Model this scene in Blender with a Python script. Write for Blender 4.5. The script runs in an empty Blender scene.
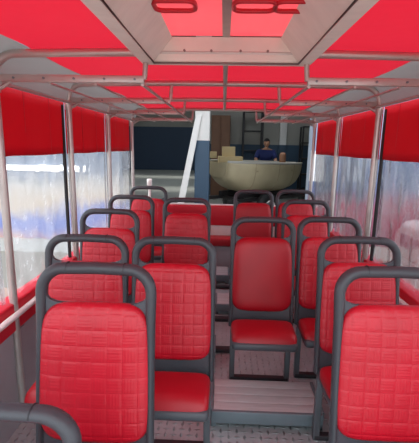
import bpy, math, random
from mathutils import Vector, Matrix
random.seed(7)
S = bpy.context.scene
C = S.collection
# ------------------------------------------------------------------ camera
HC, FPX, W, H = 1.64, 380.0, 419.0, 443.0
def cam_matrix(pitch, yaw, roll):
    p, y, r = map(math.radians, (pitch, yaw, roll))
    fwd = Vector((-math.sin(y)*math.cos(p), math.cos(y)*math.cos(p), -math.sin(p)))
    rt = fwd.cross(Vector((0, 0, 1))).normalized(); up = rt.cross(fwd)
    r2 = rt*math.cos(r)+up*math.sin(r); u2 = -rt*math.sin(r)+up*math.cos(r)
    m = Matrix((r2, u2, -fwd)).transposed().to_4x4()
    m.translation = Vector((0, 0, HC))
    return m
cd = bpy.data.cameras.new('camera'); cam = bpy.data.objects.new('camera', cd); C.objects.link(cam)
cd.sensor_fit = 'HORIZONTAL'; cd.sensor_width = 36.0; cd.lens = 36.0*FPX/W
cd.clip_start = 0.02; cd.clip_end = 300
cam.matrix_world = cam_matrix(11.2, 1.9, 1.0)
S.camera = cam
# ------------------------------------------------------------------ light and exposure
wd = bpy.data.worlds.new('world'); S.world = wd; wd.use_nodes = True
bgn = wd.node_tree.nodes['Background']
bgn.inputs[0].default_value = (0.86, 0.93, 1.0, 1); bgn.inputs[1].default_value = 2.6
sd = bpy.data.lights.new('sun', 'SUN'); sun = bpy.data.objects.new('sun', sd); C.objects.link(sun)
sd.energy = 2.6; sd.angle = math.radians(12); sd.color = (1, 0.96, 0.9)
sun.rotation_euler = Vector((0.30, 0.06, -1.0)).to_track_quat('-Z', 'Y').to_euler()
sun.location = (-3, 0, 12)
vs = S.view_settings
vs.view_transform = 'Standard'; vs.look = 'None'; vs.gamma = 1; vs.use_curve_mapping = False; vs.exposure = 0.0
try: S.cycles.max_bounces = 10; S.cycles.transparent_max_bounces = 16
except Exception: pass

# ------------------------------------------------------------------ materials
def lin(r, g, b):
    f = lambda c: ((c/255+0.055)/1.055)**2.4 if c/255 > 0.04045 else c/255/12.92
    return (f(r), f(g), f(b), 1)
class NT:
    def __init__(s, name):
        s.m = bpy.data.materials.new(name); s.m.use_nodes = True
        s.t = s.m.node_tree; s.b = s.t.nodes['Principled BSDF']; s.out = s.t.nodes['Material Output']
    def n(s, typ, **k):
        o = s.t.nodes.new(typ)
        for a, v in k.items(): setattr(o, a, v)
        return o
    def l(s, a, b): s.t.links.new(a, b)
    def math(s, op, a, b=None):
        o = s.n('ShaderNodeMath', operation=op)
        for i, v in enumerate((a, b)):
            if v is None: continue
            if isinstance(v, (int, float)): o.inputs[i].default_value = v
            else: s.l(v, o.inputs[i])
        return o.outputs[0]
    def coords(s):
        tc = s.n('ShaderNodeTexCoord'); sp = s.n('ShaderNodeSeparateXYZ'); s.l(tc.outputs['Object'], sp.inputs[0])
        return tc.outputs['Object'], sp.outputs
def mat(name, col, rough=0.5, metal=0.0, var=0.06, scale=6.0, bump=0.0, bscale=80.0, spec=0.5, stretch=(1, 1, 1)):
    """plain surface with slight procedural variation in tone and fine relief"""
    q = NT(name); b = q.b
    b.inputs['Roughness'].default_value = rough; b.inputs['Metallic'].default_value = metal
    b.inputs['Specular IOR Level'].default_value = spec
    co, xyz = q.coords()
    mp = q.n('ShaderNodeMapping'); mp.inputs['Scale'].default_value = stretch; q.l(co, mp.inputs[0])
    nz = q.n('ShaderNodeTexNoise'); nz.inputs['Scale'].default_value = scale; nz.inputs['Detail'].default_value = 4; q.l(mp.outputs[0], nz.inputs[0])
    rp = q.n('ShaderNodeValToRGB')
    c = col
    rp.color_ramp.elements[0].position = 0.3; rp.color_ramp.elements[1].position = 0.7
    rp.color_ramp.elements[0].color = (c[0]*(1-var), c[1]*(1-var), c[2]*(1-var), 1)
    rp.color_ramp.elements[1].color = (min(1, c[0]*(1+var)), min(1, c[1]*(1+var)), min(1, c[2]*(1+var)), 1)
    q.l(nz.outputs[0], rp.inputs[0]); q.l(rp.outputs[0], b.inputs['Base Color'])
    if bump:
        n2 = q.n('ShaderNodeTexNoise'); n2.inputs['Scale'].default_value = bscale; q.l(mp.outputs[0], n2.inputs[0])
        bp = q.n('ShaderNodeBump'); bp.inputs['Strength'].default_value = bump; bp.inputs['Distance'].default_value = 0.01
        q.l(n2.outputs[0], bp.inputs['Height']); q.l(bp.outputs[0], b.inputs['Normal'])
    return q.m
def canvas_mat(name, col, tcol, trans=0.5, rough=0.6):
    """woven fabric that lets some light through"""
    q = NT(name)
    co, xyz = q.coords()
    nz = q.n('ShaderNodeTexNoise'); nz.inputs['Scale'].default_value = 2.2; nz.inputs['Detail'].default_value = 3; q.l(co, nz.inputs[0])
    bp = q.n('ShaderNodeBump'); bp.inputs['Strength'].default_value = 0.25; bp.inputs['Distance'].default_value = 0.05; q.l(nz.outputs[0], bp.inputs['Height'])
    q.b.inputs['Base Color'].default_value = col; q.b.inputs['Roughness'].default_value = rough; q.b.inputs['Specular IOR Level'].default_value = 0.3
    q.l(bp.outputs[0], q.b.inputs['Normal'])
    tr = q.n('ShaderNodeBsdfTranslucent'); tr.inputs[0].default_value = tcol
    mx = q.n('ShaderNodeMixShader'); mx.inputs[0].default_value = trans
    q.l(q.b.outputs[0], mx.inputs[1]); q.l(tr.outputs[0], mx.inputs[2]); q.l(mx.outputs[0], q.out.inputs[0])
    return q.m
def vinyl_mat(name):
    """clear soft vinyl sheet: see-through, slightly milky, glossy, with creases"""
    q = NT(name)
    co, xyz = q.coords()
    mp = q.n('ShaderNodeMapping'); mp.inputs['Scale'].default_value = (1, 2.6, 1.0); mp.inputs['Rotation'].default_value = (0.35, 0, 0); q.l(co, mp.inputs[0])
    nz = q.n('ShaderNodeTexNoise'); nz.inputs['Scale'].default_value = 2.6; nz.inputs['Detail'].default_value = 6; nz.inputs['Roughness'].default_value = 0.62; nz.inputs['Distortion'].default_value = 0.7
    q.l(mp.outputs[0], nz.inputs[0])
    n3 = q.n('ShaderNodeTexNoise'); n3.inputs['Scale'].default_value = 26; n3.inputs['Detail'].default_value = 3; q.l(co, n3.inputs[0])
    bp = q.n('ShaderNodeBump'); bp.inputs['Strength'].default_value = 0.5; bp.inputs['Distance'].default_value = 0.03; q.l(nz.outputs[0], bp.inputs['Height'])
    rp = q.n('ShaderNodeValToRGB'); rp.color_ramp.elements[0].position = 0.40; rp.color_ramp.elements[1].position = 0.74
    rp.color_ramp.elements[0].color = (.05, .05, .05, 1); rp.color_ramp.elements[1].color = (.42, .42, .42, 1)
    q.l(nz.outputs[0], rp.inputs[0])
    r3 = q.n('ShaderNodeValToRGB'); r3.color_ramp.elements[0].position = 0.56; r3.color_ramp.elements[1].position = 0.72
    r3.color_ramp.elements[0].color = (0, 0, 0, 1); r3.color_ramp.elements[1].color = (.2, .2, .2, 1); q.l(n3.outputs[0], r3.inputs[0])
    fac = q.math('ADD', rp.outputs[0], r3.outputs[0])
    tp = q.n('ShaderNodeBsdfTransparent'); tp.inputs[0].default_value = (0.93, 0.95, 0.97, 1)
    tl = q.n('ShaderNodeBsdfTranslucent'); tl.inputs[0].default_value = (0.9, 0.92, 0.95, 1); q.l(bp.outputs[0], tl.inputs['Normal'])
    rf = q.n('ShaderNodeBsdfRefraction'); rf.inputs['Roughness'].default_value = 0.16; rf.inputs['IOR'].default_value = 1.06; rf.inputs[0].default_value = (.95, .96, .98, 1)
    gl = q.n('ShaderNodeBsdfGlossy'); gl.inputs['Roughness'].default_value = 0.12; q.l(bp.outputs[0], gl.inputs['Normal'])
    m0 = q.n('ShaderNodeMixShader'); m0.inputs[0].default_value = 0.5; q.l(tp.outputs[0], m0.inputs[1]); q.l(rf.outputs[0], m0.inputs[2])
    m1 = q.n('ShaderNodeMixShader'); q.l(q.math('MULTIPLY', fac, 0.75), m1.inputs[0]); q.l(m0.outputs[0], m1.inputs[1]); q.l(tl.outputs[0], m1.inputs[2])
    fr = q.n('ShaderNodeFresnel'); fr.inputs[0].default_value = 1.35; q.l(bp.outputs[0], fr.inputs['Normal'])
    m2 = q.n('ShaderNodeMixShader'); q.l(q.math('MULTIPLY', fr.outputs[0], 0.55), m2.inputs[0]); q.l(m1.outputs[0], m2.inputs[1]); q.l(gl.outputs[0], m2.inputs[2])
    q.l(m2.outputs[0], q.out.inputs[0])
    return q.m
def plate_mat(name, col):
    """chequer plate: small raised lozenges in alternating directions"""
    q = NT(name); b = q.b
    b.inputs['Metallic'].default_value = 0.3; b.inputs['Roughness'].default_value = 0.45
    co, xyz = q.coords()
    c = 0.046
    ix = q.math('FLOOR', q.math('DIVIDE', xyz[0], c)); iy = q.math('FLOOR', q.math('DIVIDE', xyz[1], c))
    par = q.math('ABSOLUTE', q.math('MODULO', q.math('ADD', ix, iy), 2.0))
    fx = q.math('SUBTRACT', q.math('FRACT', q.math('DIVIDE', xyz[0], c)), 0.5); fy = q.math('SUBTRACT', q.math('FRACT', q.math('DIVIDE', xyz[1], c)), 0.5)
    def loz(a, bb): return q.math('SUBTRACT', 1.0, q.math('ADD', q.math('MULTIPLY', q.math('ABSOLUTE', a), 1.9), q.math('MULTIPLY', q.math('ABSOLUTE', bb), 5.0)))
    h1 = loz(fx, fy); h2 = loz(fy, fx)
    hh = q.math('ADD', q.math('MULTIPLY', h1, par), q.math('MULTIPLY', h2, q.math('SUBTRACT', 1.0, par)))
    hh = q.math('MAXIMUM', hh, 0.0)
    bp = q.n('ShaderNodeBump'); bp.inputs['Strength'].default_value = 1.0; bp.inputs['Distance'].default_value = 0.014; q.l(hh, bp.inputs['Height'])
    q.l(bp.outputs[0], b.inputs['Normal'])
    nz = q.n('ShaderNodeTexNoise'); nz.inputs['Scale'].default_value = 5; nz.inputs['Detail'].default_value = 5; q.l(co, nz.inputs[0])
    rp = q.n('ShaderNodeValToRGB'); rp.color_ramp.elements[0].color = (col[0]*.7, col[1]*.68, col[2]*.66, 1); rp.color_ramp.elements[1].color = (col[0]*1.2, col[1]*1.2, col[2]*1.2, 1)
    q.l(nz.outputs[0], rp.inputs[0]); q.l(rp.outputs[0], b.inputs['Base Color'])
    return q.m
def pad_mat(name, col, weave=True, rough=0.42):
    """red vinyl upholstery, embossed with blocks of fine ribs that alternate in direction"""
    q = NT(name); b = q.b
    b.inputs['Roughness'].default_value = rough; b.inputs['Specular IOR Level'].default_value = 0.55
    co, xyz = q.coords()
    nz = q.n('ShaderNodeTexNoise'); nz.inputs['Scale'].default_value = 7; nz.inputs['Detail'].default_value = 3; q.l(co, nz.inputs[0])
    rp = q.n('ShaderNodeValToRGB'); rp.color_ramp.elements[0].position = .3; rp.color_ramp.elements[1].position = .7
    rp.color_ramp.elements[0].color = (col[0]*.92, col[1]*.9, col[2]*.9, 1); rp.color_ramp.elements[1].color = (min(1, col[0]*1.08), col[1]*1.12, col[2]*1.12, 1)
    q.l(nz.outputs[0], rp.inputs[0]); q.l(rp.outputs[0], b.inputs['Base Color'])
    if weave:
        c = WCELL
        ix = q.math('FLOOR', q.math('DIVIDE', xyz[0], c)); iz = q.math('FLOOR', q.math('DIVIDE', xyz[2], c))
        par = q.math('ABSOLUTE', q.math('MODULO', q.math('ADD', ix, iz), 2.0))
        sx = q.math('SINE', q.math('MULTIPLY', xyz[0], 2*math.pi*5/c)); sz = q.math('SINE', q.math('MULTIPLY', xyz[2], 2*math.pi*5/c))
        hh = q.math('ADD', q.math('MULTIPLY', sx, par), q.math('MULTIPLY', sz, q.math('SUBTRACT', 1.0, par)))
        def edge(v):
            fr_ = q.math('FRACT', q.math('DIVIDE', v, c)); return q.math('MINIMUM', fr_, q.math('SUBTRACT', 1.0, fr_))
        e_ = q.math('MINIMUM', edge(xyz[0]), edge(xyz[2]))
        hh = q.math('ADD', q.math('MULTIPLY', hh, 0.55), q.math('MULTIPLY', q.math('MINIMUM', q.math('MULTIPLY', e_, 14.0), 1.0), 2.2))
        bp = q.n('ShaderNodeBump'); bp.inputs['Strength'].default_value = 0.24; bp.inputs['Distance'].default_value = 0.0012; q.l(hh, bp.inputs['Height'])
        q.l(bp.outputs[0], b.inputs['Normal'])
    return q.m
WCELL = 0.056
M = {
 'roof': canvas_mat('red_canvas', lin(206, 18, 38), (0.80, 0.022, 0.050, 1), 0.27),
 'valance': canvas_mat('red_valance', lin(200, 22, 44), (0.78, 0.022, 0.052, 1), 0.40),
 'cove': canvas_mat('grey_canvas', lin(150, 150, 148), (0.40, 0.41, 0.40, 1), 0.14),
 'vinyl': vinyl_mat('clear_vinyl'),
 'tube': mat('galvanised_tube', lin(190, 184, 178), 0.34, 0.55, 0.08, 9),
 'white_tube': mat('white_enamel_tube', lin(226, 224, 222), 0.3, 0.0, 0.03, 9),
 'rack': mat('aluminium_rack', lin(184, 178, 172), 0.36, 0.5, 0.08, 12),
 'cream': mat('cream_aluminium', lin(226, 226, 214), 0.5, 0.0, 0.07, 5, 0.05, 40, 0.5, (1, 3, 1)),
 'dark_line': mat('rubber_seal', lin(128, 116, 110), 0.7),
 'acrylic': canvas_mat('pink_acrylic', lin(235, 150, 150), (0.88, 0.28, 0.31, 1), 0.6, 0.15),
 'red_loop': mat('red_handle', lin(190, 28, 42), 0.35),
 'shell': mat('grey_moulded_plastic', lin(70, 74, 80), 0.42, 0, 0.06, 8, 0.12, 220),
 'handle': mat('grey_grip', lin(60, 63, 68), 0.42, 0, 0.05, 8, 0.10, 260),
 'leg': mat('grey_leg_steel', lin(92, 97, 102), 0.4, 0.2, 0.06, 8),
 'leg_dark': mat('black_foot_bar', lin(38, 38, 42), 0.5),
 'pad': pad_mat('red_embossed_vinyl', lin(188, 15, 38)),
 'pad_plain': pad_mat('red_smooth_vinyl', lin(166, 4, 26), False, 0.46),
 'plate': plate_mat('chequer_plate', lin(178, 190, 192)),
 'tread': mat('ribbed_aluminium', lin(196, 200, 200), 0.45, 0.25, 0.08, 14, 0, 0, 0.5, (0.6, 6, 1)),
 'nosing': mat('grey_nosing', lin(112, 126, 132), 0.45, 0.2, 0.05, 8),
 'wallgrey': mat('grey_side_panel', lin(156, 156, 160), 0.55, 0.0, 0.07, 4, 0.1, 60),
 'coaming': mat('red_coaming', lin(196, 22, 44), 0.4, 0, 0.05, 4),
 'white': mat('white_paint', lin(230, 228, 224), 0.4, 0, 0.03, 5),
 'concrete': mat('concrete', lin(168, 164, 158), 0.8, 0, 0.10, 1.2, 0.2, 30),
 'hallfloor': mat('hall_floor', lin(150, 152, 146), 0.45, 0, 0.10, 0.6),
 'navy': mat('navy_paint', lin(44, 62, 84), 0.6, 0, 0.08, 0.6),
 'plaster': mat('grey_plaster', lin(158, 156, 148), 0.8, 0, 0.08, 0.8),
 'dado': mat('blue_dado', lin(56, 80, 102), 0.6, 0, 0.08, 1.0),
 'hallceil': mat('hall_ceiling', lin(110, 108, 104), 0.85),
 'boat': mat('khaki_hull', lin(168, 156, 126), 0.5, 0, 0.08, 3),
 'boat_in': mat('boat_inside', lin(150, 138, 110), 0.7),
 'box': mat('cardboard', lin(186, 166, 124), 0.8, 0, 0.06, 5),
 'iron': mat('dark_iron', lin(46, 44, 46), 0.5, 0.3),
 'rubber': mat('black_rubber', lin(26, 26, 28), 0.7),
 'skin': mat('skin', lin(186, 138, 112), 0.55, 0, 0.04, 10),
 'shirt': mat('navy_shirt', lin(28, 42, 98), 0.8, 0, 0.08, 8),
 'trousers': mat('dark_trousers', lin(40, 42, 50), 0.8, 0, 0.08, 8),
 'hair': mat('black_hair', lin(24, 20, 18), 0.6),
 'brown': mat('brown_leather', lin(120, 84, 62), 0.6),
 'pave': mat('pale_paving', lin(158, 136, 128), 0.85, 0, 0.14, 0.9),
 'render': mat('blue_grey_render', lin(150, 162, 176), 0.85, 0, 0.10, 0.7),
 'brick': mat('salmon_render', lin(214, 166, 146), 0.85, 0, 0.10, 0.9),
 'lilac': mat('blue_tarpaulin', lin(118, 140, 214), 0.6, 0, 0.12, 2),
 'container': mat('blue_container', lin(96, 130, 176), 0.5, 0, 0.08, 1.2),
 'maroon': mat('maroon_hedge_wall', lin(150, 84, 104), 0.8, 0, 0.12, 1.4),
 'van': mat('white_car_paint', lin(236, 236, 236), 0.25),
 'glass': mat('dark_glass', lin(120, 108, 120), 0.1, 0, 0.05, 2),
 'lamp': None,
}
q = NT('lamp_glow'); q.b.inputs['Emission Color'].default_value = (1, 1, 1, 1); q.b.inputs['Emission Strength'].default_value = 6.0; M['lamp'] = q.m

def painted_wall(name, stops):
    """old wall with uneven bands of worn paint and painted reflection (object z in metres)"""
    q = NT(name); q.b.inputs['Roughness'].default_value = 0.85
    co, xyz = q.coords()
    nz = q.n('ShaderNodeTexNoise'); nz.inputs['Scale'].default_value = 1.3; nz.inputs['Detail'].default_value = 5; q.l(co, nz.inputs[0])
    z = q.math('ADD', q.math('ADD', xyz[2], q.math('MULTIPLY', q.math('SUBTRACT', nz.outputs[0], 0.5), 1.1)), q.math('MULTIPLY', xyz[0], -0.10))
    t_ = q.math('DIVIDE', q.math('ADD', z, 0.6), 2.6)
    rp = q.n('ShaderNodeValToRGB'); e = rp.color_ramp.elements
    while len(e) < len(stops): e.new(0.5)
    for el, (zz, c) in zip(e, stops): el.position = (zz+0.6)/2.6; el.color = c
    q.l(t_, rp.inputs[0]); q.l(rp.outputs[0], q.b.inputs['Base Color'])
    return q.m
M['mural'] = painted_wall('worn_painted_wall', [(-0.3, lin(176, 140, 130)), (0.30, lin(196, 158, 140)), (0.55, lin(126, 136, 186)), (0.78, lin(130, 142, 190)), (0.95, lin(196, 184, 168)), (1.20, lin(190, 186, 178)), (1.48, lin(128, 138, 150)), (1.9, lin(104, 116, 132))])
M['mural_reflect_r'] = painted_wall('blue_wall_with_reflection', [(-0.3, lin(120, 70, 88)), (0.50, lin(150, 84, 106)), (0.72, lin(96, 104, 140)), (1.0, lin(88, 106, 142)), (1.4, lin(128, 146, 176)), (1.9, lin(140, 156, 180))])  # maroon lower band paints in the seats' pink reflection on the vinyl

# ------------------------------------------------------------------ mesh helpers
class MB:
    def __init__(s): s.v = []; s.f = []; s.sm = []
    def add(s, vs_, fs, smooth=False):
        o = len(s.v); s.v += [tuple(p) for p in vs_]; s.f += [tuple(i+o for i in f) for f in fs]; s.sm += [smooth]*len(fs); return s
    def box(s, a, b):
        (x0, y0, z0), (x1, y1, z1) = a, b
        v = [(x0, y0, z0), (x1, y0, z0), (x1, y1, z0), (x0, y1, z0), (x0, y0, z1), (x1, y0, z1), (x1, y1, z1), (x0, y1, z1)]
        return s.add(v, [(3, 2, 1, 0), (4, 5, 6, 7), (0, 1, 5, 4), (1, 2, 6, 5), (2, 3, 7, 6), (3, 0, 4, 7)])
    def hexa(s, v):   # 8 corners ordered as box
        return s.add(v, [(3, 2, 1, 0), (4, 5, 6, 7), (0, 1, 5, 4), (1, 2, 6, 5), (2, 3, 7, 6), (3, 0, 4, 7)])
    def bbox(s, a, b, r=0.01):   # box with chamfered edges in every direction
        import bmesh
        bm = bmesh.new(); bmesh.ops.create_cube(bm, size=1)
        for v in bm.verts:
            v.co = Vector([(a[i]+b[i])/2+v.co[i]*(b[i]-a[i]) for i in range(3)])
        bmesh.ops.bevel(bm, geom=bm.edges[:], offset=r, segments=3, affect='EDGES', profile=0.5)
        bm.verts.index_update()
        s.add([v.co[:] for v in bm.verts], [[v.index for v in f.verts] for f in bm.faces], True); bm.free(); return s
    def tube(s, pts, rx, rz=None, n=10, side=(0, 1, 0), closed=False):
        """sweep an ellipse; rx along `side`, rz along the other normal; rx may be a list"""
        pts = [Vector(p) for p in pts]; k = len(pts); rings = []
        rxs = rx if isinstance(rx, (list, tuple)) else [rx]*k
        rzs = rz if isinstance(rz, (list, tuple)) else ([rz]*k if rz else rxs)
        side = Vector(side); vs_ = []
        for i, p in enumerate(pts):
            a = pts[(i-1) % k] if (i > 0 or closed) else p; b = pts[(i+1) % k] if (i < k-1 or closed) else p
            t = (b-a).normalized()
            u = side-t*side.dot(t)
            if u.length < 1e-3: u = t.orthogonal()
            u.normalize(); w = t.cross(u)
            for j in range(n):
                an = 2*math.pi*j/n; vs_.append(p+u*(math.cos(an)*rxs[i])+w*(math.sin(an)*rzs[i]))
        fs = []
        for i in range(k if closed else k-1):
            i2 = (i+1) % k
            for j in range(n):
                j2 = (j+1) % n; fs.append((i*n+j, i*n+j2, i2*n+j2, i2*n+j))
        s.add(vs_, fs, True)
        if not closed:
            s.add(vs_[:n], [tuple(range(n))[::-1]]); s.add(vs_[-n:], [tuple(range(n))])
        return s
    def grid(s, fn, nu, nv, smooth=True):
        vs_ = [fn(i/nu, j/nv) for j in range(nv+1) for i in range(nu+1)]
        fs = [(j*(nu+1)+i, j*(nu+1)+i+1, (j+1)*(nu+1)+i+1, (j+1)*(nu+1)+i) for j in range(nv) for i in range(nu)]
        return s.add(vs_, fs, smooth)
    def mesh(s, name, m):
        me = bpy.data.meshes.new(name); me.from_pydata(s.v, [], s.f); me.update()
        me.polygons.foreach_set('use_smooth', s.sm)
        if m: me.materials.append(m)
        return me
    def build(s, name, m, parent=None):
        return link(name, s.mesh(name, m), parent)
def link(name, me, parent=None):
    o = bpy.data.objects.new(name, me); C.objects.link(o)
    if parent: o.parent = parent
    return o
def tag(o, label=None, cat=None, group=None, kind=None):
    if label: o['label'] = label
    if cat: o['category'] = cat
    if group: o['group'] = group
    if kind: o['kind'] = kind
    return o
def thing(name, label, cat, loc=(0, 0, 0), rz=0, group=None):
    o = bpy.data.objects.new(name, None); o.empty_display_size = 0.1; C.objects.link(o)
    o.location = loc; o.rotation_euler = (0, 0, rz); return tag(o, label, cat, group)
def solidify(o, t, off=0.0):
    m = o.modifiers.new('thickness', 'SOLIDIFY'); m.thickness = t; m.offset = off; return o
def bevel(o, w, seg=2):
    m = o.modifiers.new('bevel', 'BEVEL'); m.width = w; m.segments = seg; m.limit_method = 'ANGLE'; return o
def arc(cx, cz, r, a0, a1, n):
    return [(cx+r*math.cos(math.radians(a0+(a1-a0)*i/n)), cz+r*math.sin(math.radians(a0+(a1-a0)*i/n))) for i in range(n+1)]

# ------------------------------------------------------------------ the vehicle: shell
XL, XR = -1.16, 1.12
PY = [1.97, 2.9, 3.88, 4.88]           # roof hoops
PY_ALL = [0.98]+PY
YF, YB = -0.75, 5.02
RF = 0.45                              # front edge of the roof                   # front and back of the saloon
ZE, ZR = 1.94, 2.10                    # eave and roof height
VZ = 1.565                             # bottom of the red valance
fl = tag(MB().box((XL-0.05, YF, -0.05), (XR+0.05, 5.5, 0)).build('floor', M['plate']), 'grey chequer plate deck of the open bus', 'floor', kind='structure')
# red roof canvas with a hole for the hatch; slight sag between the hoops
HX, HY0, HY1 = 0.385, 1.02, 2.0
def roof_z(x, y):
    ys = [RF]+PY_ALL+[5.08]
    for a, b in zip(ys, ys[1:]):
        if a <= y <= b:
            t = (y-a)/(b-a); return ZR+0.018-0.012*math.sin(math.pi*t)+0.015*(1-(x/1.0)**2)
    return ZR+0.018
mb = MB()
RX = 1.0
def patch(x0, x1, y0, y1, nu, nv):
    mb.grid(lambda u, v: (x0+(x1-x0)*u, y0+(y1-y0)*v, roof_z(x0+(x1-x0)*u, y0+(y1-y0)*v)), nu, nv)
patch(-RX, -HX, RF, 5.08, 8, 60); patch(HX, RX, RF, 5.08, 8, 60); patch(-HX, HX, RF, HY0, 8, 12); patch(-HX, HX, HY1, 5.08, 8, 36)
ceil = tag(mb.build('ceiling', M['roof']), 'red canvas roof stretched over metal hoops', 'roof', kind='structure')
# rear lip of the canvas hanging over the opening
MB().grid(lambda u, v: (-RX+2*RX*u, 5.085, roof_z(-RX+2*RX*u, 5.08)-0.03*v*(1-0.2*math.cos(u*6.28*5))), 40, 2).build('canvas_lip', M['valance'], ceil)
for s in (-1, 1):
    xe = XL if s < 0 else XR
    pr = [(s*RX, roof_z(RX, 3))]+[(s*RX+(xe-s*RX)*math.sin(math.radians(a)), ZE+(ZR+0.018-ZE)*math.cos(math.radians(a))) for a in range(10, 91, 10)]
    m2 = MB()
    m2.grid(lambda u, v: (pr[int(round(u*(len(pr)-1)))][0], RF+(5.08-RF)*v, pr[int(round(u*(len(pr)-1)))][1]), len(pr)-1, 30)
    m2.build('cove_panel', M['cove'], ceil)
# side walls: grey inner panel, red coaming on top
def sidewall(name, x, s, zc):
    w = tag(MB().box((min(x, x+s*0.05), YF, 0), (max(x, x+s*0.05), 5.5, zc-0.17)).build(name, M['wallgrey']), None, None, None, 'structure')
    MB().bbox((min(x-s*0.02, x+s*0.08), YF, zc-0.17), (max(x-s*0.02, x+s*0.08), 5.5, zc), 0.012).build('coaming', M['coaming'], w)
    m3 = MB()
    for k in range(7):
        y = YF+0.3+k*0.82
        m3.box((x-s*0.012 if s > 0 else x, y, 0.02), (x if s > 0 else x-s*0.012, y+0.05, zc-0.18))
    m3.build('panel_rib', M['wallgrey'], w)
    return w
sidewall('wall_left', XL-0.01, -1, 0.76); sidewall('wall_right', XR+0.01, 1, 0.80)
# side curtains: one per bay = clear vinyl sheet + red valance above it
ends = [RF]+PY_ALL
k = 0
for s in (-1, 1):
    x = (XL-0.035) if s < 0 else (XR+0.035)
    for a, b in zip(ends, ends[1:]):
        k += 1
        zc = 0.75 if s < 0 else 0.79
        ph = random.uniform(0, 9)
        def wav(y, z, A=0.004):
            return A*(math.sin(y*23+ph+z*5)+0.6*math.sin(y*41-z*9+ph*2))*(1-max(0, (z-1.2))/0.8)
        g = tag(MB().grid(lambda u, v: (x+s*0.01+wav(a+0.03+(b-a-0.06)*u, zc+(VZ+0.03-zc)*v), a+0.03+(b-a-0.06)*u, zc+(VZ+0.03-zc)*v), 40, 16).build('window_%d' % k, M['vinyl']), None, None, None, 'structure')
        va = MB().grid(lambda u, v: (x+0.004*math.sin((a+(b-a)*u)*17+ph)*(1-v), a+0.012+(b-a-0.024)*u, VZ+0.002*math.sin(u*9+ph)*(1-v)+(ZE-VZ)*v), 24, 6).build('valance', M['valance'], g)
        solidify(va, 0.004)
        for q_ in (0.36, 0.72) if b-a > 0.9 else (0.5,):
            MB().box((x-0.004, a+(b-a)*q_-0.003, VZ+0.004), (x+0.004, a+(b-a)*q_+0.003, ZE)).build('seam', M['coaming'], va)
        if b == PY[1]: MB().box((x-0.008, b-0.058, 0.75), (x+0.008, b-0.030, ZE-0.02)).build('gap_strip', M['rubber'], g)  # black strip painted in where the curtain gap looks dark
        # stitched hem strips that hold the sheet
        MB().box((x-0.004, a+0.024, zc), (x+0.004, a+0.055, VZ)).box((x-0.004, b-0.055, zc), (x+0.004, b-0.024, VZ)).build('hem', M['vinyl'], g)
# roof hoops: two posts and a bent crossing tube
ORD = ['frontmost', 'second', 'third', 'rearmost']
def hoop(y, label):
    t = thing('roof_hoop', label, 'roof frame', (0, y, 0), 0, 'tube hoops carrying the roof')
    r = 0.12
    for x in (XL, XR):
        s = -1 if x < 0 else 1
        p = MB().tube([(x, 0, 0.0), (x, 0, 1.0), (x, 0, ZE-0.02)], 0.021, n=12).build('post', M['tube'], t)
        MB().tube([(x, 0, ZE-0.05), (x, 0, ZE-0.01)], 0.027, n=12).build('collar', M['tube'], p)
    pts = [(XL, 0, ZE-0.03)]
    pts += [(px, 0, pz) for px, pz in arc(XL+r, ZR-0.025-r, r, 180, 90, 7)]
    pts += [(XL+r+(XR-XL-2*r)*i/8, 0, ZR-0.025+0.012*math.sin(math.pi*i/8)) for i in range(1, 8)]
    pts += [(px, 0, pz) for px, pz in arc(XR-r, ZR-0.025-r, r, 90, 0, 7)]
    pts += [(XR, 0, ZE-0.03)]
    MB().tube(pts, 0.020, n=12).build('arch', M['tube'], t)
    return t
hoop(0.98, 'bent metal roof hoop nearest the viewer, beside the near end of the hatch')
hoop(PY[0], 'bent metal roof hoop at the far edge of the roof hatch')
hoop(PY[1], 'bent metal roof hoop second behind the roof hatch')
hoop(PY[2], 'bent metal roof hoop next to last before the rear opening')
hoop(PY[3], 'bent metal roof hoop framing the open rear end')
# overhead racks: flat bars with bolts, hangers to the hoops, thin rods along the bus
RXI = 0.40
for s in (-1, 1):
    xe = XL if s < 0 else XR
    t = thing('overhead_rack', 'pale metal overhead rack under the %s eave of the roof' % ('left' if s < 0 else 'right'), 'rack', (0, 0, 0), 0, 'overhead racks along the roof')
    xm = (s*RXI+xe)/2
    for y in PY:
        zb = 1.958
        bar = MB().bbox((min(s*RXI, xe-s*0.02), y-0.012, zb-0.018), (max(s*RXI, xe-s*0.02), y+0.012, zb+0.018), 0.004).build('cross_bar', M['rack'], t)
        MB().tube([(s*RXI, y, zb), (s*(RXI-0.01), y, ZR-0.03)], 0.013, n=8).build('hanger', M['rack'], t)
        for i in range(5):
            bx = s*RXI+(xe-s*RXI)*(0.06+0.2*i)
            MB().tube([(bx, y-0.018, zb), (bx, y-0.011, zb)], 0.006, n=8).build('bolt', M['nosing'], bar)
        # little gusset from bar to post
        MB().tube([(xe-s*0.03, y, zb-0.05), (xe-s*0.07, y, zb-0.025), (xe-s*0.10, y, zb)], 0.010, n=8).build('gusset', M['rack'], t)
    for xr, rr in ((s*(RXI+0.01), 0.009), (s*(RXI+0.01)+(xm-s*RXI)*0.62, 0.006), (xm+(xe-xm)*0.25, 0.006), (xe-s*0.03, 0.010)):
        MB().tube([(xr, 1.97, 1.935), (xr, 4.92, 1.935)], rr, n=8).build('rack_rod', M['rack'], t)
# ridge purlin under the canvas behind the hatch
tag(MB().tube([(0.0, 2.0, 2.088), (0.0, 4.9, 2.088)], 0.016, n=10).build('ridge_tube', M['tube']), 'straight metal tube running along the middle of the roof behind the hatch', 'roof frame')
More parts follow.
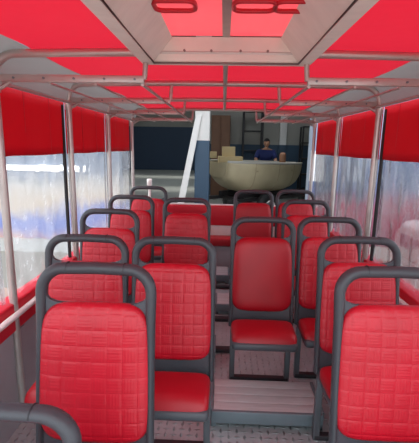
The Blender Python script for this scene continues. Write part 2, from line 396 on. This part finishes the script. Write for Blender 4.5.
# hand rails along the coaming
for s in (-1, 1):
    xx = (XL+0.03) if s < 0 else (XR-0.03); z = 0.70 if s < 0 else 0.74
    t = thing('hand_rail', 'white tube rail along the %s red side coaming' % ('left' if s < 0 else 'right'), 'rail', (0, 0, 0), 0, 'side rails')
    MB().tube([(xx, YF+0.1, z), (xx, 2, z), (xx, 4.95, z)], 0.018, n=10).build('tube', M['white_tube'], t)
    for y in (0.6, 1.5, 2.4, 3.4, 4.4):
        MB().tube([(xx, y, z), (xx+s*0.05, y, z-0.02)], 0.010, n=8).build('bracket', M['white_tube'], t)
# roof hatch
t = thing('roof_hatch', 'cream metal framed roof hatch with pink translucent lid', 'hatch')
zb, zt = 2.045, 2.15
def ring(o, i, zo, zi, name, m, parent):
    (ox0, ox1, oy0, oy1), (ix0, ix1, iy0, iy1) = o, i
    v = [(ox0, oy0, zo), (ox1, oy0, zo), (ox1, oy1, zo), (ox0, oy1, zo), (ix0, iy0, zi), (ix1, iy0, zi), (ix1, iy1, zi), (ix0, iy1, zi)]
    names = [(0, 1, 5, 4), (1, 2, 6, 5), (2, 3, 7, 6), (3, 0, 4, 7)]
    for f in names:
        o_ = MB().add([v[j] for j in f], [(0, 1, 2, 3)]).build(name, m, parent); solidify(o_, 0.012)
O = (-0.415, 0.415, 1.0, 2.03); I1 = (-0.355, 0.355, 1.06, 1.965); I2 = (-0.262, 0.262, 1.15, 1.945)
ring((O[0]-.002, O[1]+.002, O[2]-.002, O[3]+.002), (O[0], O[1], O[2], O[3]), ZR+0.03, zb, 'flange_edge', M['cream'], t)
ring(O, I1, zb, zb-0.004, 'flange', M['cream'], t)
ring(I1, I2, zb, zt, 'reveal', M['cream'], t)
# seal line between flange and reveal
MB().tube([(I1[0]+.006, I1[2]+.006, zb-.010), (I1[1]-.006, I1[2]+.006, zb-.010), (I1[1]-.006, I1[3]-.006, zb-.010), (I1[0]+.006, I1[3]-.006, zb-.010)], 0.005, n=6, closed=True).build('seal', M['dark_line'], t)
lid = MB().box((-0.29, 1.12, zt+0.012), (0.29, 1.97, zt+0.020)).build('lid', M['acrylic'], t)
MB().box((-0.018, 1.14, zt+0.000), (0.018, 1.95, zt+0.011)).build('lid_bar', M['rack'], lid)
for cx in (-0.22, 0.10, 0.28):
    pts = []
    w, d, r = 0.075, 0.05, 0.03
    for (sx, sy, a0) in ((1, 1, 0), (-1, 1, 90), (-1, -1, 180), (1, -1, 270)):
        for i in range(5):
            an = math.radians(a0+90*i/4); pts.append((cx+sx*(w-r)+r*math.cos(an), 1.50+sy*(d-r)+r*math.sin(an), zt-0.012))
    pts = [(max(-.25, min(.25, p[0])), p[1], p[2]) for p in pts] if False else pts
    if abs(cx) > 0.2: pts = [(p[0]-math.copysign(0.03, cx), p[1], p[2]) for p in pts]
    MB().tube(pts, 0.009, n=8, side=(0, 0, 1), closed=True).build('pull_handle', M['red_loop'], lid)
for x, y in ((-0.2, 1.955), (-0.07, 1.955), (0.07, 1.955), (0.2, 1.955)):
    MB().tube([(x, y-0.012, 2.09), (x, y+0.001, 2.09)], 0.006, n=8).build('screw', M['dark_line'], t)

# ------------------------------------------------------------------ seats
def pad_surface(w0, w1, h, thick, n_exp, nu, nv, relief, axis):
    """cushion over a rounded rectangle; w0 bottom width, w1 top width. axis 'back' -> xz plane facing -y, 'seat' -> xy plane facing +z"""
    rnd = random.Random(3)
    cell = {}
    def off(ix, iz):
        key = (ix, iz)
        if key not in cell: cell[key] = rnd.uniform(-1, 1)
        return cell[key]
    def fn(u, v):
        a, c = 2*u-1, 2*v-1
        a = math.copysign(1-(1-abs(a))**1.35, a); c = math.copysign(1-(1-abs(c))**1.35, c)
        m = max(abs(a), abs(c))
        if m > 1e-6:
            p, r_ = a/m, c/m; b_ = (abs(p)**n_exp+abs(r_)**n_exp)**(-1/n_exp); sx, sz = m*b_*p, m*b_*r_
        else: sx = sz = 0
        wd_ = w0+(w1-w0)*(sz+1)/2
        X, Z = sx*wd_/2, sz*h/2
        t_ = thick*max(0.0, 1-m**9)**0.5
        t_ += 0.012*(1-sx*sx)*(1-sz*sz)
        if relief and m < 0.93:
            ix, iz = math.floor(X/WCELL), math.floor(Z/WCELL)
            fx, fz = X/WCELL-ix, Z/WCELL-iz
            e = min(fx, 1-fx, fz, 1-fz)
            t_ += relief*(0.35*off(ix, iz)) - (relief*1.2 if e < 0.07 else 0)
        if axis == 'back': return (X, -t_, Z)
        # seat cushion: front edge (c=-1) rolls down
        roll = max(0.0, (-sz-0.45)/0.55)
        return (X, Z, t_-0.035*roll**2)
    mb_ = MB().grid(fn, nu, nv)
    # closed underside
    mb_.grid(lambda u, v: (lambda p: (p[0], 0.012, p[2]) if axis == 'back' else (p[0], p[1], -0.05))(fn(1-u, v)), 6, 6)
    # skirt
    b = [fn(i/nu, 0) for i in range(nu)]+[fn(1, j/nv) for j in range(nv)]+[fn(1-i/nu, 1) for i in range(nu)]+[fn(0, 1-j/nv) for j in range(nv)]
    k_ = len(b)
    lo = [(p[0], 0.012, p[2]) if axis == 'back' else (p[0], p[1], -0.05) for p in b]
    mb_.add(b+lo, [(i, k_+i, k_+(i+1) % k_, (i+1) % k_) for i in range(k_)], True)
    return mb_
SEATW = 0.455; ZTOP = 1.165
TILT = math.radians(8.5)
def back_pt(x, h, d=0.0):       # point on the reclined back: h height above floor, d depth towards the rear
    return (x, -(ZTOP-h)*math.tan(TILT)+d, h)
def make_seat_meshes():
    me = {}
    hw = SEATW/2-0.020
    # side frame + top grip: swept tube
    r = 0.085
    path = [(-hw-0.004, 0.40), (-hw-0.004, 0.55), (-hw-0.003, 0.75), (-hw, 0.95)]
    path += arc(-hw+r, ZTOP-0.022-r, r, 180, 90, 8)+[(0, ZTOP-0.019)]+arc(hw-r, ZTOP-0.022-r, r, 90, 0, 8)
    path += [(hw, 0.95), (hw+0.003, 0.75), (hw+0.004, 0.55), (hw+0.004, 0.40)]
    pts = [back_pt(x, z, 0.012) for x, z in path]
    # the grip is fat along the top, slimmer down the sides
    rr = [0.015 if z < 0.8 else 0.015+(min(z, ZTOP-0.05)-0.8)/(ZTOP-0.85)*0.007 for x, z in path]
    me['grip_frame'] = MB().tube(pts, [0.026]*len(pts), rr, n=12).mesh('grip_frame', M['handle'])
    # moulded seams on the grip
    me['grip_collar'] = MB().tube([back_pt(-0.0015, ZTOP-0.0195, 0.012), back_pt(0.0015, ZTOP-0.0195, 0.012)], 0.0268, 0.0228, n=12).mesh('grip_collar', M['leg_dark'])
    # back shell: panel from 0.40 to just above pad top, curved lower corners and concave neck on top
    def shell(u, v):
        z = 0.40+(1.015-0.40)*v
        top_dip = 0.05*(abs(2*u-1))**9
        return back_pt((2*u-1)*(hw-0.004), z+top_dip*v, 0.020+0.018*(1-(2*u-1)**2))
    mm = MB().grid(shell, 16, 10)
    mm.grid(lambda u, v: (lambda p: (p[0], p[1]-0.016, p[2]))(shell(1-u, v)), 16, 10)
    mm.add([shell(i/16, 1) for i in range(17)]+[(lambda p: (p[0], p[1]-0.016, p[2]))(shell(i/16, 1)) for i in range(17)], [(i, i+1, 18+i, 17+i) for i in range(16)])
    me['back_shell'] = mm.mesh('back_shell', M['shell'])
    me['back_pad'] = pad_surface(0.436, 0.412, 0.52, 0.036, 5.2, 72, 84, 0.0016, 'back').mesh('back_pad', M['pad'])
    me['back_pad_plain'] = pad_surface(0.436, 0.412, 0.52, 0.036, 5.2, 40, 44, 0, 'back').mesh('back_pad', M['pad_plain'])
    me['seat_pad'] = pad_surface(0.415, 0.420, 0.265, 0.028, 8, 40, 36, 0, 'seat').mesh('seat_pad', M['pad_plain'])
    # seat shell: tray with upturned lip
    yb = back_pt(0, 0.42)[1]
    tr = MB().bbox((-hw-0.004, yb-0.292, 0.372), (hw+0.004, yb+0.03, 0.428), 0.024)
    me['seat_shell'] = tr.mesh('seat_shell', M['shell'])
    me['leg'] = MB().bbox((-0.018, -0.018, 0.0), (0.018, 0.018, 0.385), 0.004).mesh('leg', M['leg'])
    me['foot_bar'] = MB().bbox((-0.205, -0.02, 0.0), (0.205, 0.02, 0.03), 0.004).mesh('foot_bar', M['leg_dark'])
    return me, yb
SM, YBK = make_seat_meshes()
def seat(x, y, label, plain=False, zs=1.0):
    t = thing('bus_seat', label, 'seat', (x, y, 0), 0, 'red cushioned bus seats'); t.scale = (1, 1, zs)
    link('back_shell', SM['back_shell'], t)
    g = link('grip_frame', SM['grip_frame'], t); 
    for sx in (-1, 1): link('grip_collar', SM['grip_collar'], g).location = (sx*0.107, 0, 0)
    p = link('back_pad', SM['back_pad_plain'] if plain else SM['back_pad'], t)
    p.location = back_pt(0, 0.765, 0.010); p.rotation_euler = (-TILT, 0, 0)
    link('seat_shell', SM['seat_shell'], t)
    p = link('seat_pad', SM['seat_pad'], t); p.location = (0, YBK-0.150, 0.445)
    for sx in (-1, 1):
        l = link('leg', SM['leg'], t); l.location = (sx*0.195, YBK-0.02, 0)
    f = link('foot_bar', SM['foot_bar'], t); f.location = (0, YBK-0.02, 0)
    return t
seats = [
 (-0.56, 0.80, 'red bus seat cropped by the lower left corner, only its grey grip shows', 0),
 (-0.465, 1.335, 'red bus seat with large woven-pattern backrest, nearest whole one on the left', 0),
 (-0.72, 1.95, 'red window seat directly behind the nearest whole left seat', 0),
 (-0.845, 2.79, 'red left window seat, third row, beside the second vinyl bay', 0),
 (-0.88, 3.62, 'red left window seat in fourth row, second from the rear bench', 0),
 (-0.88, 4.47, 'red left window seat farthest back, just before the rear bench', 0),
 (-0.25, 1.95, 'red aisle seat left of the grey step, with bright seat cushion showing', 0),
 (-0.33, 3.50, 'red aisle seat left of centre, closer to the rear bench', 0),
 (0.29, 2.60, 'smooth dark red aisle seat behind the grey step', 1),
 (0.353, 4.28, 'dark red aisle seat right of centre, just before the rear bench', 1),
 (0.668, 1.405, 'red bus seat with woven-pattern backrest, cut by the right picture edge', 0),
 (0.762, 2.06, 'red right window seat directly behind the one cut by the right edge', 0),
 (0.762, 2.66, 'red right window seat beside the smooth dark red aisle seat', 0),
 (0.785, 3.54, 'red right window seat in fourth row, second from the rear bench', 0),
 (0.84, 4.38, 'red right window seat farthest back, just before the rear bench', 0),
]
ZS = {0: 0.865, 1: 1.035, 10: 1.03}
for i, (x, y, lb, pl) in enumerate(seats): seat(x, y, lb, bool(pl), ZS.get(i, 1.0))
# ------------------------------------------------------------------ footplates in the zigzag aisle
def step(x0, x1, y0, y1, z, label):
    t = thing('aisle_step', label, 'step', ((x0+x1)/2, (y0+y1)/2, 0), 0, 'low steps in the aisle')
    cx, cy = (x0+x1)/2, (y0+y1)/2; a, b = (x1-x0)/2, (y1-y0)/2
    n = 4
    for i in range(n):
        ya = -b+0.012+(2*b-0.012)*i/n; yb_ = -b+0.012+(2*b-0.012)*(i+1)/n-0.002
        MB().bbox((-a+0.012, ya, z-0.02), (a-0.012, yb_, z), 0.003).build('slat', M['tread'], t)
    MB().bbox((-a, -b-0.012, z-0.075), (a, -b+0.010, z+0.003), 0.004).build('nosing', M['nosing'], t)
    for s in (-1, 1):
        MB().bbox((s*a-0.010, -b+0.011, z-0.05), (s*a+0.010, b, z+0.003), 0.003).build('side_rail', M['nosing'], t)
        for yy in (-b+0.02, b-0.02):
            MB().bbox((s*(a-0.012)-0.016, yy-0.016, 0), (s*(a-0.012)+0.016, yy+0.016, z-0.04), 0.003).build('leg', M['nosing'], t)
    return t
step(-0.035, 0.62, 1.985, 2.30, 0.11, 'low grey edged slatted step in the aisle nearest the viewer')
step(-0.60, -0.035, 2.62, 2.90, 0.11, 'low slatted step behind the left aisle seat')
step(-0.04, 0.55, 3.53, 3.82, 0.11, 'low slatted step in the middle of the aisle, behind the smooth seat')
step(-0.62, 0.10, 4.39, 4.74, 0.11, 'low slatted step in the aisle nearest the rear bench')
for y in (2.84, 3.40, 4.25):
    tag(MB().bbox((-0.10, y-0.03, 0), (0.12, y+0.03, 0.035), 0.006).build('batten_shade_strip', M['leg_dark']), {2.84: 'dark batten across the aisle floor, nearest of three', 3.40: 'dark strip across the aisle floor standing for a step riser, middle of three', 4.25: 'dark strip put in as shade across the aisle floor, farthest of three'}[y], 'batten', 'dark battens on the deck')  # middle strip stands for a dark riser, farthest one for painted shade
# ------------------------------------------------------------------ rear bench and stern panel
t = thing('rear_bench', 'red full-width bench with low back at the rear opening', 'bench', (0, 4.95, 0))
MB().bbox((-1.10, 0.03, 0.60), (1.06, 0.10, 0.872), 0.02).build('backrest', M['coaming'], t)
MB().tube([(-1.10, 0.055, 0.878), (1.06, 0.055, 0.878)], 0.011, n=8).build('piping', M['white'], t)
MB().box((-1.10, 0.05, 0.0), (1.06, 0.09, 0.60)).build('back_panel', M['white'], t)
MB().bbox((-1.10, -0.17, 0.36), (1.06, 0.05, 0.47), 0.03).build('seat_pad', M['pad_plain'], t)
MB().box((-1.08, -0.13, 0.0), (1.04, 0.05, 0.36)).build('base', M['wallgrey'], t)
t = thing('stern_post', 'short white post with round cap on the rear left corner', 'post', (-1.0, 5.16, 0))
MB().tube([(0, 0, 0), (0, 0, 1.0), (0, 0, 1.16)], 0.018, n=10).build('shaft', M['white'], t)
MB().tube([(0, 0, 1.10), (0, 0, 1.11), (0, 0, 1.18), (0, 0, 1.19)], [0.03, 0.036, 0.036, 0.03], n=12).build('cap', M['white'], t)

# ------------------------------------------------------------------ the workshop hall behind
HYF = 6.4
st = lambda n, mb_, m: tag(mb_.build(n, m), None, None, None, 'structure')
st('hall_floor', MB().box((-9, 5.55, -0.6), (9, 26.2, 0)), M['hallfloor'])
st('wall_back', MB().box((-9, 26, 2.86), (9, 26.2, 6)), M['plaster'])
st('wall_back_dado', MB().box((-9, 25.98, 0), (9, 26.2, 2.86)), M['navy'])
wl = st('wall_hall_left', MB().box((-9.2, 6.4, -0.6), (-9, 26.2, 6)), M['plaster'])
MB().box((-9.0, 6.6, 0), (-8.97, 26, 2.86)).build('dado', M['navy'], wl)
st('wall_hall_right', MB().box((9, 6.4, -0.6), (9.2, 26.2, 6)), M['plaster'])
hc = MB()
for a, b in ((6.4, 8.6), (9.8, 13.4), (15.0, 19.0), (20.6, 26.2)): hc.box((-9.2, a, 6), (9.2, b, 6.2))     # unseen gaps added between to let daylight into the hall
hc.box((-9.2, 8.6, 6), (-6, 9.8, 6.2)).box((6, 8.6, 6), (9.2, 9.8, 6.2))
st('ceiling_hall', hc, M['hallceil'])
f = st('wall_facade', MB().box((-14, 6.4, -0.6), (-1.75, 6.6, 6.2)).box((1.43, 6.4, -0.6), (14, 6.6, 6.2)).box((-1.75, 6.4, 3.6), (1.43, 6.6, 6.2)), M['render'])
MB().box((-14, 6.38, -0.6), (-1.75, 6.4, 3.6)).build('colour_coat', M['mural'], f)
MB().box((1.43, 6.38, -0.6), (14, 6.4, 3.6)).build('colour_coat', M['mural_reflect_r'], f)
MB().box((1.43, 6.37, 1.10), (1.66, 6.4, 1.60)).build('notice_panel', M['van'], f)
# partition on the right with painted dado
pt = st('wall_partition', MB().box((-0.6, 13.0, 1.72), (9, 13.2, 6)), M['plaster'])
MB().box((-0.6, 12.98, 0), (9, 13.2, 1.72)).build('dado', M['dado'], pt)
t = thing('support_pillar', 'square pillar, cream above and blue below, left of the boat', 'pillar', (-0.44, 8.05, 0))
MB().bbox((-0.15, -0.15, 1.75), (0.15, 0.15, 6), 0.01).build('upper_shaft', M['white'], t)
MB().bbox((-0.15, -0.152, 0), (0.15, 0.15, 1.75), 0.01).build('painted_base', M['dado'], t)
t = thing('wall_pillar', 'narrow pale pilaster on the wall behind the person', 'pillar', (1.95, 12.92, 0))
MB().bbox((-0.11, -0.06, 0), (0.11, 0.06, 1.72), 0.01).build('painted_base', M['dado'], t)
MB().bbox((-0.11, -0.06, 1.72), (0.11, 0.06, 6), 0.01).build('upper_shaft', M['white'], t)
o = tag(MB().hexa([(-1.02, 7.70, 0.0), (-0.88, 7.70, 0.0), (-0.88, 7.76, 0.0), (-1.02, 7.76, 0.0), (-0.57, 7.84, 2.25), (-0.45, 7.84, 2.25), (-0.45, 7.89, 2.25), (-0.57, 7.89, 2.25)]).build('leaning_plank', M['white']), 'long white plank leaning against the pillar', 'plank'); bevel(o, 0.006)
# boat
t = thing('boat', 'khaki open boat with pale rim on stands in the workshop', 'boat', (0.90, 9.45, 0), math.radians(-52))
BL, BW = 2.6, 1.5       # bow at -x side of its own frame after rotation
def hull(u, v):
    # u along 0 stern..1 bow, v around -1..1
    w = BW/2*(1-max(0, (u-0.35)/0.65)**2.4*0.86)*(0.86+0.14*math.sin(min(1, u*2.5)*math.pi/2))
    en = max(0, (0.30-u)/0.30)**2; w *= 1-0.45*en
    keel = 0.36*en+0.60+0.30*max(0, (u-0.55)/0.45)**2.2
    gun = 1.31-0.07*u
    a = (2*v-1); s = abs(a)
    x = math.copysign(w*(1-(1-s)**2.1)**(0.62) if s < 1 else w, a)
    z = keel+(gun-keel)*s**2.0
    return (x, -BL/2+BL*u*1.0+0.10*u*s, z)
hm = MB().grid(hull, 26, 28)
hm.add([hull(0, j/28) for j in range(29)]+[(0, -BL/2, 1.28)], [(j+1, j, 29) for j in range(28)])
h = hm.build('hull', M['boat'], t); solidify(h, 0.025)
for sgn in (0.0, 1.0):
    MB().tube([hull(i/24, sgn) for i in range(25)], 0.030, 0.022, n=8, side=(0, 0, 1)).build('gunwale_rim', M['plaster'], t)
for uu in (0.2, 0.45, 0.68, 0.86):
    MB().tube([(lambda p: (p[0]*1.012, p[1], p[2]-0.008))(hull(uu, j/20)) for j in range(21)], 0.010, n=6).build('hull_seam', M['boat_in'], t)
for uu in (0.25, 0.6):
    p = hull(uu, 0.9)
    MB().box((-abs(p[0]), p[1]-0.12, 1.10), (abs(p[0]), p[1]+0.12, 1.13)).build('thwart', M['boat_in'], t)
t = thing('boat_trailer', 'dark steel trailer carrying the khaki boat', 'trailer', (0.90, 9.45, 0), math.radians(-52))
MB().bbox((-0.45, -1.3, 0.40), (-0.37, 1.2, 0.48), 0.01).bbox((0.37, -1.3, 0.40), (0.45, 1.2, 0.48), 0.01).bbox((-0.45, -0.9, 0.40), (0.45, -0.82, 0.48), 0.01).bbox((-0.45, 0.7, 0.40), (0.45, 0.78, 0.48), 0.01).build('chassis', M['iron'], t)
MB().tube([(0, 1.2, 0.44), (0, 2.0, 0.44)], 0.04, n=8).build('tow_bar', M['iron'], t)
MB().tube([(0, 1.85, 0.02), (0, 1.85, 0.8)], 0.03, n=8).build('jockey_post', M['white'], t)
for s in (-1, 1):
    w_ = MB().tube([(s*0.62-0.09, -0.3, 0.3), (s*0.62-0.07, -0.3, 0.3), (s*0.62+0.07, -0.3, 0.3), (s*0.62+0.09, -0.3, 0.3)], [0.24, 0.3, 0.3, 0.24], n=20, side=(0, 1, 0)).build('wheel', M['rubber'], t)
    MB().tube([(s*0.62+s*0.085, -0.3, 0.3), (s*0.62+s*0.10, -0.3, 0.3)], 0.15, n=16).build('hub', M['white'], w_)
MB().tube([(-0.62, -0.3, 0.3), (0.62, -0.3, 0.3)], 0.03, n=8).build('axle', M['iron'], t)
for s in (-1, 1): MB().bbox((s*0.3-0.04, -1.0, 0.48), (s*0.3+0.04, 0.9, 0.60), 0.01).build('bunk', M['iron'], t)
# boxes on the boat
def carton(x, y, z, w, d, hgt, rz, label):
    t_ = thing('cardboard_box', label, 'box', (x, y, z), rz, 'boxes stacked in the boat')
    MB().bbox((-w/2, -d/2, 0), (w/2, d/2, hgt), 0.006).build('carton', M['box'], t_)
    for s in (-1, 1):
        MB().box((-w/2+0.004, min(0, s*d/2)+0.002, hgt), (w/2-0.004, max(0, s*d/2)-0.002, hgt+0.004)).build('flap', M['box'], t_)
    MB().box((-w/2-0.001, -0.02, hgt+0.004), (w/2+0.001, 0.02, hgt+0.0055)).build('tape', M['boat_in'], t_)
carton(0.16, 9.20, 1.14, 0.56, 0.34, 0.27, 0.1, 'wide cardboard box resting in the boat')
carton(0.12, 9.22, 1.416, 0.30, 0.26, 0.22, 0.05, 'smaller cardboard box on top of the wide one')
carton(-0.26, 9.95, 1.345, 0.17, 0.2, 0.16, 0.0, 'small box at the left end of the boat rim')
tag(MB().bbox((1.40, 9.62, 1.14), (1.56, 9.76, 1.52), 0.06).build('tool_bag', M['brown']), 'brown bag beside the person at the boat', 'bag')
# things on the partition wall
def shelf(x0, x1, z0, z1, y, rows, label):
    t_ = thing('metal_shelf', label, 'shelf', ((x0+x1)/2, y, 0), 0, 'dark frames along the workshop wall')
    a = (x1-x0)/2
    for s in (-1, 1):
        for yy in (-0.2, 0.2): MB().bbox((s*a-0.025, yy-0.025, 0), (s*a+0.025, yy+0.025, z1), 0.004).build('upright', M['iron'], t_)
    for i in range(rows+1):
        z = z0+(z1-z0)*i/rows
        MB().bbox((-a, -0.22, z-0.02), (a, 0.22, z+0.015), 0.004).build('shelf_board', M['iron'], t_)
    return t_
shelf(0.62, 1.22, 0.3, 2.75, 12.6, 4, 'tall dark metal shelving left of the person')
shelf(2.5, 3.15, 0.3, 2.30, 12.6, 4, 'dark metal shelving at the right end of the workshop wall')
t = thing('wardrobe', 'tall dark brown cupboard behind the boat boxes', 'cupboard', (-0.1, 12.6, 0))
MB().bbox((-0.30, -0.25, 0), (0.30, 0.25, 2.6), 0.01).build('body', M['brown'], t)
for s in (-1, 1):
    d_ = MB().bbox((s*0.15-0.14, -0.275, 0.08), (s*0.15+0.14, -0.25, 2.55), 0.006).build('door', M['brown'], t)
    MB().tube([(s*0.03, -0.29, 1.2), (s*0.03, -0.29, 1.4)], 0.01, n=8).build('door_handle', M['iron'], d_)
# ------------------------------------------------------------------ person behind the boat
def skin_body(name, verts, edges, radii, m, parent, sub=2):
    me = bpy.data.meshes.new(name); me.from_pydata(verts, edges, []); me.update()
    o_ = link(name, me, parent); me.materials.append(m)
    md = o_.modifiers.new('skin', 'SKIN'); md.use_smooth_shade = True
    sv = me.skin_vertices[0].data
    for i, r_ in enumerate(radii): sv[i].radius = r_ if isinstance(r_, tuple) else (r_, r_)
    sv[0].use_root = True
    sb = o_.modifiers.new('sub', 'SUBSURF'); sb.levels = sub; sb.render_levels = sub
    return o_
t = thing('person', 'person in dark blue shirt leaning over the boat, looking down', 'person', (1.17, 10.80, 0), 0); t.scale = (1.03, 1.03, 1.03)
# body faces -y (towards the boat), leaning forward
V = [(0, 0.10, 0.98), (0, 0.04, 1.15), (0, -0.04, 1.32), (0, -0.09, 1.46), (0, -0.12, 1.56), (0, -0.15, 1.62),
     (0.19, -0.09, 1.46), (0.27, -0.16, 1.24), (0.16, -0.36, 1.14), (-0.19, -0.09, 1.46), (-0.28, -0.18, 1.24), (-0.08, -0.36, 1.12),
     (0.10, 0.10, 0.92), (0.11, 0.08, 0.50), (0.11, 0.12, 0.08), (-0.10, 0.10, 0.92), (-0.11, 0.08, 0.50), (-0.11, 0.12, 0.08), (0.11, -0.06, 0.04), (-0.11, -0.06, 0.04)]
Ed = [(0, 1), (1, 2), (2, 3), (3, 4), (4, 5), (3, 6), (6, 7), (7, 8), (3, 9), (9, 10), (10, 11), (0, 12), (12, 13), (13, 14), (14, 18), (0, 15), (15, 16), (16, 17), (17, 19)]
Ra = [(.15, .11), (.14, .10), (.16, .11), (.15, .10), .055, .055, .072, .052, .038, .072, .052, .038, .09, .065, .045, .09, .065, .045, .04, .04]
body = skin_body('body', V, Ed, Ra, M['skin'], t)
# head: egg with brow, nose, ears
hd = MB()
def headpt(u, v):
    th = 2*math.pi*u; ph = math.pi*v
    x, y, z = math.sin(ph)*math.cos(th), math.sin(ph)*math.sin(th), -math.cos(ph)
    f_ = 1-0.18*max(0, -z)
    px, py, pz = 0.078*x*f_, 0.098*y*f_, 0.118*z
    d_ = max(0, 1-(abs(x)/0.22)) * max(0, 1-abs(z+0.08)/0.28) if y < -0.5 else 0
    py -= 0.022*d_
    e_ = max(0, 1-abs(abs(x)-0.38)/0.2)*max(0, 1-abs(z-0.10)/0.16) if y < -0.5 else 0
    py += 0.010*e_
    return (px, py, pz)
hd.grid(headpt, 28, 20)
head = hd.build('head', M['skin'], t); head.location = (0, -0.185, 1.70); head.rotation_euler = (math.radians(24), 0, math.radians(-8))
for s in (-1, 1):
    MB().grid(lambda u, v: (s*0.076+0.014*math.cos(6.283*u)*math.sin(math.pi*v), 0.012+0.022*math.sin(6.283*u)*math.sin(math.pi*v), 0.005-0.032*math.cos(math.pi*v)), 10, 8).build('ear', M['skin'], head)
    MB().grid(lambda u, v: (s*0.030+0.011*math.cos(6.283*u)*math.sin(math.pi*v), -0.079+0.008*math.sin(6.283*u)*math.sin(math.pi*v), 0.014-0.006*math.cos(math.pi*v)), 10, 8).build('eye', M['hair'], head)
MB().grid(lambda u, v: (0.024*(2*u-1), -0.091+0.004*(2*u-1)**2, -0.055+0.008*(2*v-1)*(1-(2*u-1)**2)), 8, 4).build('mouth', M['brown'], head)
def hairpt(u, v):
    p = headpt(u, 0.50+0.5*v if math.sin(2*math.pi*u) > -0.35 else 0.70+0.30*v)
    return (p[0]*1.10, p[1]*1.08+0.004, p[2]*1.09+0.004)
MB().grid(hairpt, 28, 10).build('hair', M['hair'], head)
# shirt: slightly fatter copy of the trunk and upper arms
Vs = [V[0], V[1], V[2], V[3], (0, -0.105, 1.515), V[6], (0.262, -0.15, 1.28), V[9], (-0.270, -0.165, 1.28)]
skin_body('shirt', Vs, [(0, 1), (1, 2), (2, 3), (3, 4), (3, 5), (5, 6), (3, 7), (7, 8)], [(.175, .135), (.165, .125), (.185, .135), (.175, .125), .072, .092, .070, .092, .070], M['shirt'], t)
Vt = [V[0], V[12], V[13], (0.11, 0.11, 0.14), V[15], V[16], (-0.11, 0.11, 0.14)]
skin_body('trousers', Vt, [(0, 1), (1, 2), (2, 3), (0, 4), (4, 5), (5, 6)], [(.16, .13), .11, .082, .07, .11, .082, .07], M['trousers'], t)
for s, wv in ((1, V[8]), (-1, V[11])):
    pm = Vector(wv); b0 = pm+Vector((-s*0.02, -0.05, -0.03))
    vs_ = [tuple(pm), tuple(b0)]; ed = [(0, 1)]; ra = [(.034, .026), (.042, .024)]
    for i in range(4):
        off = (i-1.5)*0.021
        a_ = b0+Vector((off, -0.035, -0.01)); b_ = a_+Vector((off*0.2, -0.030-0.006*(1.5-abs(i-1.5)), -0.020)); c_ = b_+Vector((0, -0.012, -0.022))
        n0 = len(vs_); vs_ += [tuple(a_), tuple(b_), tuple(c_)]; ed += [(1, n0), (n0, n0+1), (n0+1, n0+2)]; ra += [.010, .009, .008]
    a_ = pm+Vector((-s*0.045, -0.03, -0.02)); n0 = len(vs_); vs_ += [tuple(a_), tuple(a_+Vector((-s*0.02, -0.03, -0.015)))]; ed += [(0, n0), (n0, n0+1)]; ra += [.012, .010]
    skin_body('hand', vs_, ed, ra, M['skin'], t, 1)

# ------------------------------------------------------------------ outside
st('ground', MB().box((-40, -25, -0.7), (40, 6.4, -0.6)), M['pave'])
t = thing('tube_lamp', 'bright white tube lamp seen through the left vinyl below the valance', 'lamp', (-3.24, 6.32, 1.23))
MB().tube([(-0.42, 0, 0), (0.38, 0, 0)], 0.040, n=10).build('tube', M['lamp'], t)
MB().bbox((-0.46, 0.035, -0.05), (0.42, 0.075, 0.05), 0.008).build('fitting', M['white'], t)
# white van outside on the right
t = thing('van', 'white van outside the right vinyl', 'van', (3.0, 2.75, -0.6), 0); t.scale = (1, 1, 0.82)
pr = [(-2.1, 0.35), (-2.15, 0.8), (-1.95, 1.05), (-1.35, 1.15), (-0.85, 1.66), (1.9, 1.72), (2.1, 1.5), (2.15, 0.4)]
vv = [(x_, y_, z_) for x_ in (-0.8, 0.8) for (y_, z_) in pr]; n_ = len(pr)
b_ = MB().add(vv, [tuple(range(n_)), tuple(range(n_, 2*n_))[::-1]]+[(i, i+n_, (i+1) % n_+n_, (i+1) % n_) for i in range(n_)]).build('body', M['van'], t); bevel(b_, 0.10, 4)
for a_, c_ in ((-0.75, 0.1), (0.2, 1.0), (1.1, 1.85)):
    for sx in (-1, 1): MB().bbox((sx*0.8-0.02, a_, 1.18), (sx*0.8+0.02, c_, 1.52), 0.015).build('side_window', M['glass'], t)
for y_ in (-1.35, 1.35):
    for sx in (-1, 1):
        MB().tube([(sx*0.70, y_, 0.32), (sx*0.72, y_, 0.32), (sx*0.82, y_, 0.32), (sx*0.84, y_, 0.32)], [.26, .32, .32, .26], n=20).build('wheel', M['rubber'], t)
